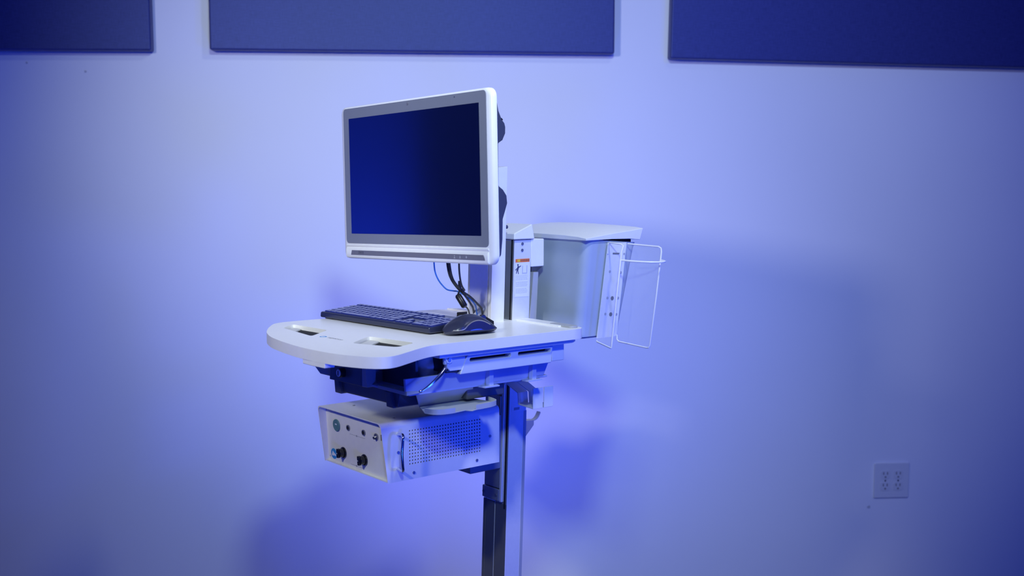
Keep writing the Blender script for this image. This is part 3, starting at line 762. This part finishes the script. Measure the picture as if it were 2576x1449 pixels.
def side_pt(t, z, off):
    """point on the right flank of the shell, t along the length, z height"""
    s = max(0.0, 1 - abs(2 * t - 1) ** 3.0) ** 0.5
    wdt = (0.033 - 0.0024 * sin(pi * t)) * (0.30 + 0.70 * s)
    h = (0.0395 * (sin(pi * (t * 0.80 + 0.13)) ** 0.75)) * (0.35 + 0.65 * s)
    sz = max(0.0, min(0.97, (z - 0.009) / max(h - 0.009, 1e-3))) ** 1.25
    cx = (1 - sz * sz) ** 0.5
    return (cx ** 0.75 * wdt * (1 - 0.22 * sz * sz) + off, -0.058 + 0.116 * t, z)
gr = []; tr = []
edge = [(0.22, 0.014), (0.30, 0.021), (0.40, 0.0265), (0.52, 0.0285), (0.64, 0.026), (0.76, 0.019), (0.86, 0.010), (0.70, 0.0085), (0.50, 0.0085), (0.34, 0.0095)]
cg = [side_pt(t, z, 0.0009) for t, z in edge]
mid = [side_pt(0.22 + (t - 0.22) * 0.55 + 0.10, 0.010 + (z - 0.010) * 0.5, 0.0010) for t, z in edge]
cen = side_pt(0.52, 0.015, 0.0010)
ng = len(edge)
g = MB(); g.add(cg + mid + [cen], [(i, (i + 1) % ng, ng + (i + 1) % ng, ng + i) for i in range(ng)] + [(ng + i, ng + (i + 1) % ng, 2 * ng) for i in range(ng)])
ms.part('side_grip', g, 'mouse_grip', smooth=70)
ms.part('trim_line', MB().tube(spline([side_pt(t, z, 0.0010) for t, z in [(0.05, 0.012), (0.12, 0.012)] + edge[:6]], 5), 0.0012, 8), 'mouse_trim')
ms.part('scroll_wheel', MB().cyl((-0.0035, 0.030, 0.0285), (0.0035, 0.030, 0.0285), 0.0075, n=24), 'black', bevel=0.0012)
ms.part('button_split', MB().hexa([(-0.0006, 0.036, 0.010), (0.0006, 0.036, 0.010), (0.0006, 0.0575, 0.004), (-0.0006, 0.0575, 0.004),
                                   (-0.0006, 0.036, 0.0325), (0.0006, 0.036, 0.0325), (0.0006, 0.0575, 0.0205), (-0.0006, 0.0575, 0.0205)]), 'void')

# ------------------------------------------------------------------ control unit under the surface
cu_t = Thing('control_unit', 'white metal control box with two black knobs and a perforated side under the cart', 'device', 0, -0.230, 0.686)
Z0, Z1, BB = 0.686, 0.8055, -0.0955
def bf(z): return -0.3715 - (z - Z0) * 0.136         # leaning front edge
# hood: sheet steel top and left flank; the right flank is perforated
rt = 0.010
arc = [(0.120 - rt + rt * sin(radians(a)), Z1 - rt + rt * cos(radians(a))) for a in (0, 15, 30, 45, 60, 75, 90)]
prof_out = [(-p[0], p[1]) for p in arc[::-1]] + arc
prof_out = [(-0.120, Z0)] + prof_out
prof_in = [(p[0] * 0.983, min(p[1], Z1) - 0.002 if p[1] > Z1 - rt else p[1]) for p in prof_out]
hood = MB().prism(prof_out + prof_in[::-1], lambda p: (p[0], bf(p[1]), p[1]), lambda p: (p[0], BB, p[1]))
cu_t.part('hood', hood, 'white_metal')
# perforated right flank: grid of cells, each with an octagonal hole
SB0, SB1, SZ0, SZ1 = -0.3198, -0.1469, 0.7169, 0.7830
NC, NR = 27, 11
dx, dz = (SB1 - SB0) / (NC - 1), (SZ1 - SZ0) / (NR - 1)
pm = MB(); X1, X0 = 0.120, 0.1184
for i in range(NC):
    for j in range(NR):
        cb, cz = SB0 + i * dx, SZ0 + j * dz
        q = [(cb + sx * dx / 2, cz + sz * dz / 2) for sx, sz in ((1, 0), (1, 1), (0, 1), (-1, 1), (-1, 0), (-1, -1), (0, -1), (1, -1))]
        h = [(cb + 0.00165 * cos(k * pi / 4), cz + 0.00165 * sin(k * pi / 4)) for k in range(8)]
        vs = [(X1, *p) for p in q] + [(X1, *p) for p in h] + [(X0, *p) for p in h]
        fs = [(k, (k + 1) % 8, 8 + (k + 1) % 8, 8 + k) for k in range(8)] + [(8 + k, 8 + (k + 1) % 8, 16 + (k + 1) % 8, 16 + k) for k in range(8)]
        pm.add(vs, fs)
gb0, gb1, gz0, gz1 = SB0 - dx / 2, SB1 + dx / 2, SZ0 - dz / 2, SZ1 + dz / 2
zt_ = Z1 - rt
pm.add([(X1, bf(Z0), Z0), (X1, BB, Z0), (X1, BB, zt_), (X1, bf(zt_), zt_), (X1, gb0, gz0), (X1, gb1, gz0), (X1, gb1, gz1), (X1, gb0, gz1)],
       [(0, 1, 5, 4), (1, 2, 6, 5), (2, 3, 7, 6), (3, 0, 4, 7)])
cu_t.part('perforated_side', pm, 'white_metal', smooth=30)
cu_t.part('inner_liner', MB().box(-0.110, 0.1170, -0.345, BB + 0.002, Z0 + 0.003, Z1 - 0.012), 'void')
cu_t.part('back_plate', MB().box(-0.118, 0.118, BB - 0.003, BB - 0.001, Z0, Z1 - 0.003), 'white_metal')
cu_t.part('bottom_plate', MB().box(-0.118, 0.118, -0.369, BB, Z0, Z0 + 0.002), 'white_metal')
PB = -0.3600
def fy(z): return -0.3625 - (z - Z0) * 0.060
def fpt(a, z, d): return (a, fy(z) - d, z)
def fprism(poly, d0, d1): return MB().prism(poly, lambda p: fpt(p[0], p[1], d0), lambda p: fpt(p[0], p[1], d1))
fp = cu_t.part('front_panel', fprism([(-0.118, Z0), (0.118, Z0), (0.118, Z1 - 0.003), (-0.118, Z1 - 0.003)], -0.002, 0.0), 'panel_grey')
gb = cu_t.part('green_button', fprism(circle(-0.0755, 0.7680, 0.0128, 28), 0, 0.0030), 'green', fp, bevel=0.001)
cu_t.part('button_mark', fprism([(-0.0785, 0.7690), (-0.0720, 0.7690), (-0.0720, 0.7715), (-0.0785, 0.7715)], 0.0028, 0.0034), 'logo_white', gb)
for a in (-0.0295, 0.0290):
    jk = cu_t.part('jack_socket', fprism(circle(a, 0.7705, 0.0058, 20), 0, 0.0025), 'steel', fp)
    cu_t.part('jack_hole', fprism(circle(a, 0.7705, 0.0036, 14), 0.002, 0.0029), 'void', jk)
sw = cu_t.part('toggle_switch', fprism(circle(0.0755, 0.7705, 0.0066, 20), 0, 0.0025), 'steel', fp)
cu_t.part('toggle_tip', MB().cyl(fpt(0.0755, 0.7705, 0.002), fpt(0.0770, 0.7690, 0.0080), 0.0025, 0.0032, n=12), 'chrome', sw)
cu_t.part('switch_legend', fprism([(0.0905, 0.7650), (0.0930, 0.7650), (0.0930, 0.7770), (0.0905, 0.7770)], 0, 0.0004), 'ink', fp)
lg = cu_t.part('round_logo', fprism(circle(-0.0955, 0.7040, 0.0112, 30), 0, 0.0006), 'logo_blue', fp)
cu_t.part('logo_swoosh', fprism([(-0.1035, 0.7010), (-0.0990, 0.7095), (-0.0950, 0.7065), (-0.0875, 0.7035), (-0.0868, 0.7000), (-0.0930, 0.7005), (-0.1000, 0.6990)], 0.0005, 0.0010), 'logo_white', lg)
cu_t.part('small_mark', fprism([(-0.1135, 0.6955), (-0.1110, 0.6990), (-0.1095, 0.6955)], 0, 0.0004), 'ink_soft', fp)
for a0, a1, z in ((-0.0270, 0.0320, 0.7580), (-0.0300, 0.0205, 0.6945)):
    cu_t.part('printed_line', fprism([(a0, z), (a1, z), (a1, z + 0.0006), (a0, z + 0.0006)], 0, 0.0003), 'ink_soft', fp)
    cu_t.part('printed_dot', fprism(circle((a0 + a1) / 2 - 0.003, z + 0.0002, 0.0022, 12), 0, 0.0004), 'ink_soft', fp)
for a, z in ((-0.0555, 0.7140), (0.0250, 0.7140)):
    kn = MB()
    kn.cyl(fpt(a, z, 0.0), fpt(a, z, 0.0035), 0.0118, 0.0112, n=28)
    kn.cyl(fpt(a, z, 0.0035), fpt(a, z, 0.0130), 0.0092, 0.0082, n=28)
    k = cu_t.part('knob', kn, 'black_gloss', fp, bevel=0.0012)
    cu_t.part('knob_wing', MB().hexa([fpt(a + sx * 0.0030 + (-0.0), z + sz * 0.0095, d) for d in (0.010, 0.0165) for sx, sz in ((-1, -1), (1, -1), (1, 1), (-1, 1))]), 'black_gloss', k, bevel=0.001)
    cu_t.part('knob_pointer', MB().cyl(fpt(a, z, 0.0162), fpt(a, z, 0.0169), 0.0012, n=10), 'ink_pale', k)
# flank fittings: chrome handle and screws
hd = spline([(0.120, -0.3480, 0.7805), (0.136, -0.3490, 0.7830), (0.1435, -0.3510, 0.7800), (0.1450, -0.3530, 0.7720)], 4) + \
     [Vector((0.145, -0.3550, 0.7470))] + spline([(0.1450, -0.3535, 0.7225), (0.1440, -0.3520, 0.7145), (0.136, -0.3500, 0.7110), (0.120, -0.3485, 0.7130)], 4)
h = cu_t.part('side_handle', MB().tube(hd, 0.0029, 12), 'chrome')
for b, z in ((-0.3108, 0.6985), (-0.1544, 0.6990), (-0.1202, 0.7446), (-0.3472, 0.7442)):
    cu_t.part('side_screw', MB().cyl((0.1195, b, z), (0.1212, b, z), 0.0030, n=14), 'steel')
for a, b in ((-0.070, -0.330), (0.088, -0.335)):
    cu_t.part('top_screw', MB().cyl((a, b, Z1 - 0.0005), (a, b, Z1 + 0.0008), 0.0026, n=12), 'steel')
cu_t.part('mounting_bracket', MB().box(-0.028, 0.022, BB - 0.002, -0.0105, 0.640, 0.760), 'alu_dark', bevel=0.002)
cu_t.part('mounting_plate', MB().prism_x([(-0.0150, 0.594), (-0.0075, 0.594), (-0.0045, 0.800), (-0.0120, 0.800)], -0.034, 0.020), 'alu_dark', bevel=0.001)

# ------------------------------------------------------------------ supply bin behind the mast
bn = Thing('supply_bin', 'light grey tapered bin with a white slanted lid behind the mast', 'bin', 0, 0.19, 0.93)
def bin_ring(z, ins=0.0, rr=0.022):
    t = (z - 0.930) / (1.143 - 0.930)
    b0 = 0.095 + 0.024 * t + ins; b1 = 0.2234 + 0.055 * t - ins
    return [(p[0], p[1], z) for p in rrect(-0.150 + ins, 0.150 - ins, b0, b1, rr, 6)]
def rim(ins, z0, z1):
    r = bin_ring(1.143, ins)
    return [(x, y, z0 + (z1 - z0) * (y - 0.119) / 0.16) for x, y, z in r]
bn.part('body', MB().loft([bin_ring(0.930, 0.004), bin_ring(0.934)] + [bin_ring(0.934 + k * 0.0470) for k in range(1, 5)] + [rim(0.0, 1.1455, 1.1330), rim(0.003, 1.1455, 1.1330), bin_ring(0.945, 0.006)]), 'bin_grey', smooth=40)
def lid_sec(a, s):
    """cross-section of the lid at A = a; s is how far it has risen towards the crown"""
    return [(a, b, z) for b, z in ((0.1130, 1.1425), (0.1120, 1.1470 + 0.0055 * s), (0.1400, 1.1500 + 0.0150 * s), (0.1900, 1.1555 + 0.0165 * s), (0.2450, 1.1605 + 0.0120 * s),
                                   (0.2860, 1.1650 + 0.0040 * s), (0.2760, 1.1395), (0.2450, 1.1425), (0.1900, 1.1435))]
bn.part('lid', MB().loft([lid_sec(a, t) for a, t in ((-0.156, 0.0), (-0.130, 0.55), (-0.08, 0.95), (0.0, 1.05), (0.08, 0.95), (0.130, 0.55), (0.156, 0.0))]), 'white', smooth=30, bevel=0.001)
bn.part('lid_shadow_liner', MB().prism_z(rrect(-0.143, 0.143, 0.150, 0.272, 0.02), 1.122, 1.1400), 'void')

# ------------------------------------------------------------------ wire and acrylic holder on the bin flank
ho = Thing('wire_holder', 'white wire and clear acrylic holder with a perforated plate on the bin side', 'holder', 0.155, 0.19, 0.92)
def sb(z): return 0.147 + (z - 0.9293) * 0.135          # leaning front edge of the plate
plate = MB().prism([(0.0, 0.9290), (0.052, 0.9290), (0.0590, 0.9310), (0.0595, 1.1350), (0.003, 1.1370)],
                   lambda p: (0.1545, sb(p[1]) + p[0], p[1]), lambda p: (0.1565, sb(p[1]) + p[0], p[1]))
pl_ = ho.part('back_plate', plate, 'white_metal')
def hole(db, z, r, m='grey_plastic', d=0.1570):
    ho.part('plate_hole', MB().prism(circle(0, 0, r, 14), lambda p: (0.1560, sb(z) + db + p[0], z + p[1]), lambda p: (d, sb(z) + db + p[0], z + p[1])), m, pl_)
for db, z, r, m in ((0.017, 1.073, 0.0030, 'grey_plastic'), (0.051, 1.0693, 0.0030, 'grey_plastic'), (0.018, 1.0155, 0.0030, 'grey_plastic'), (0.033, 1.0140, 0.0046, 'ink'), (0.051, 1.0134, 0.0030, 'grey_plastic'),
                    (0.017, 0.9807, 0.0030, 'grey_plastic'), (0.0335, 0.9788, 0.0046, 'ink'), (0.0510, 0.9775, 0.0030, 'grey_plastic'), (0.055, 1.110, 0.0026, 'grey_plastic')):
    hole(db, z, r, m)
ho.part('plate_slot', MB().prism([(0.020, 1.1105), (0.040, 1.1095), (0.040, 1.1130), (0.020, 1.1140)], lambda p: (0.1560, sb(p[1]) + p[0], p[1]), lambda p: (0.1572, sb(p[1]) + p[0], p[1])), 'ink', pl_)
R = 0.0018
fz0, fz1 = 0.917, 1.1365
ff = [(0.157, sb(1.117) + 0.004, 1.1120), (0.157, sb(1.13) + 0.004, 1.1290), (0.160, sb(1.135) + 0.004, 1.1365), (0.196, sb(1.134) + 0.004, 1.1345), (0.2030, sb(1.131) + 0.004, 1.1310), (0.2035, sb(1.12), 1.1200),
      (0.2035, sb(1.0), 1.0000), (0.2030, sb(0.917), 0.9130)]
ho.part('front_wire', MB().tube(ff, R, 8), 'wire')
ho.part('front_sheet', MB().prism([(0.157, 0.925), (0.203, 0.913), (0.203, 1.132), (0.157, 1.134)], lambda p: (p[0], sb(p[1]), p[1]), lambda p: (p[0], sb(p[1]) + 0.002, p[1])), 'acrylic')
def bk(z): return sb(z) + 0.0600
bf_ = [(0.1600, bk(1.131), 1.1320), (0.2540, bk(1.128), 1.1300), (0.2610, bk(1.126), 1.1270), (0.2630, bk(1.12), 1.1200), (0.2620, bk(1.03), 1.0300), (0.2590, bk(0.921), 0.9210), (0.2560, bk(0.915), 0.9150), (0.2500, bk(0.914), 0.9140),
       (0.1640, bk(0.918), 0.9180), (0.1580, bk(0.922), 0.9220), (0.1570, bk(0.932), 0.9320)]
ho.part('rear_wire', MB().tube(bf_, R, 8), 'wire')
ho.part('rear_sheet', MB().prism([(0.157, 0.922), (0.258, 0.916), (0.262, 1.127), (0.157, 1.131)], lambda p: (p[0], bk(p[1]), p[1]), lambda p: (p[0], bk(p[1]) + 0.002, p[1])), 'acrylic')
hoop = spline([(0.2030, 0.172, 1.1010), (0.2300, 0.1780, 1.1000), (0.2600, 0.1950, 1.0990), (0.2760, 0.2150, 1.0990), (0.2770, 0.2290, 1.1000), (0.2630, 0.2340, 1.1010)], 6)
ho.part('hoop_wire', MB().tube(hoop, 0.0022, 8), 'wire')
ho.part('base_wire', MB().tube([(0.157, sb(0.921), 0.9260), (0.158, sb(0.92), 0.9220), (0.2030, sb(0.913), 0.9130)], R, 8), 'wire')

# ------------------------------------------------------------------ cables between monitor and cable slot
def cable(label, pts, r, m, name='cable', nn=5):
    c = spline(pts, nn)
    t = Thing(name, label, 'cable', pts[-1][0], pts[-1][1], pts[-1][2], 'cables below the monitor')
    t.part('cord', MB().tube(c, r, 10), m, smooth=60)
    t.part('plug', MB().cyl(Vector(c[0]) + Vector((0, 0, 0.020)), Vector(c[0]), r * 2.0, n=12), 'black')
    return t
cable('thin blue cable looping furthest left below the monitor', [(-0.0048, -0.172, 1.1150), (-0.004, -0.17, 1.0836), (0.0001, -0.165, 1.065), (0.0060, -0.158, 1.052), (0.0128, -0.15, 1.0425), (0.0145, -0.135, 1.039), (0.0127, -0.12, 1.0357), (0.0246, -0.1, 1.021), (0.0166, -0.08, 1.0067), (-0.004, -0.06, 0.990), (-0.0246, -0.04, 0.955)], 0.0016, 'cable_blue')
cable('left black cord of the pair running from monitor to cable slot', [(0.0406, -0.172, 1.1150), (0.0451, -0.17, 1.0835), (0.0482, -0.165, 1.0672), (0.0405, -0.15, 1.0539), (0.028, -0.13, 1.0419), (0.0274, -0.12, 1.0347), (0.0269, -0.11, 1.024), (0.015, -0.09, 1.0083), (-0.0152, -0.06, 0.9912), (-0.049, -0.03, 0.955)], 0.0023, 'cable')
cable('right black cord of the pair, sweeping furthest right into the slot', [(0.0483, -0.172, 1.1150), (0.0524, -0.17, 1.084), (0.0536, -0.165, 1.0676), (0.045, -0.15, 1.0553), (0.0308, -0.13, 1.0432), (0.0311, -0.12, 1.036), (0.0282, -0.1, 1.0246), (0.0257, -0.08, 1.0086), (0.0150, -0.06, 0.9932), (-0.012, -0.035, 0.955)], 0.0023, 'cable')
cable('short black cord hanging nearest the post with a bent end', [(0.0839, -0.172, 1.1150), (0.0753, -0.165, 1.0884), (0.0721, -0.16, 1.0686), (0.064, -0.15, 1.0545), (0.0578, -0.14, 1.0459), (0.0490, -0.132, 1.0430)], 0.0020, 'cable')
fc = cable('black cord with a thick ferrite block above the cable slot', [(0.0298, -0.13, 1.0410), (0.0255, -0.131, 1.0330), (0.0243, -0.13, 1.0284), (0.0330, -0.127, 1.0190), (0.0395, -0.125, 1.0095), (0.0208, -0.1, 0.995), (-0.0228, -0.06, 0.955)], 0.0018, 'cable')
p0, p1 = Vector((0.0228, -0.1305, 1.0310)), Vector((0.0405, -0.1245, 1.0065))
d = (p1 - p0)
fm = MB().tube([p0, p0 + d * 0.10, p0 + d * 0.90, p1], [0.0052, 0.0070, 0.0070, 0.0052], 16)
fc.part('ferrite_block', fm, 'black', smooth=50)
fc.part('cable_tie', MB().tube([Vector((0.0300, -0.1265, 1.0435)), Vector((0.0310, -0.1225, 1.0375))], [0.0042, 0.0042], 12), 'black')
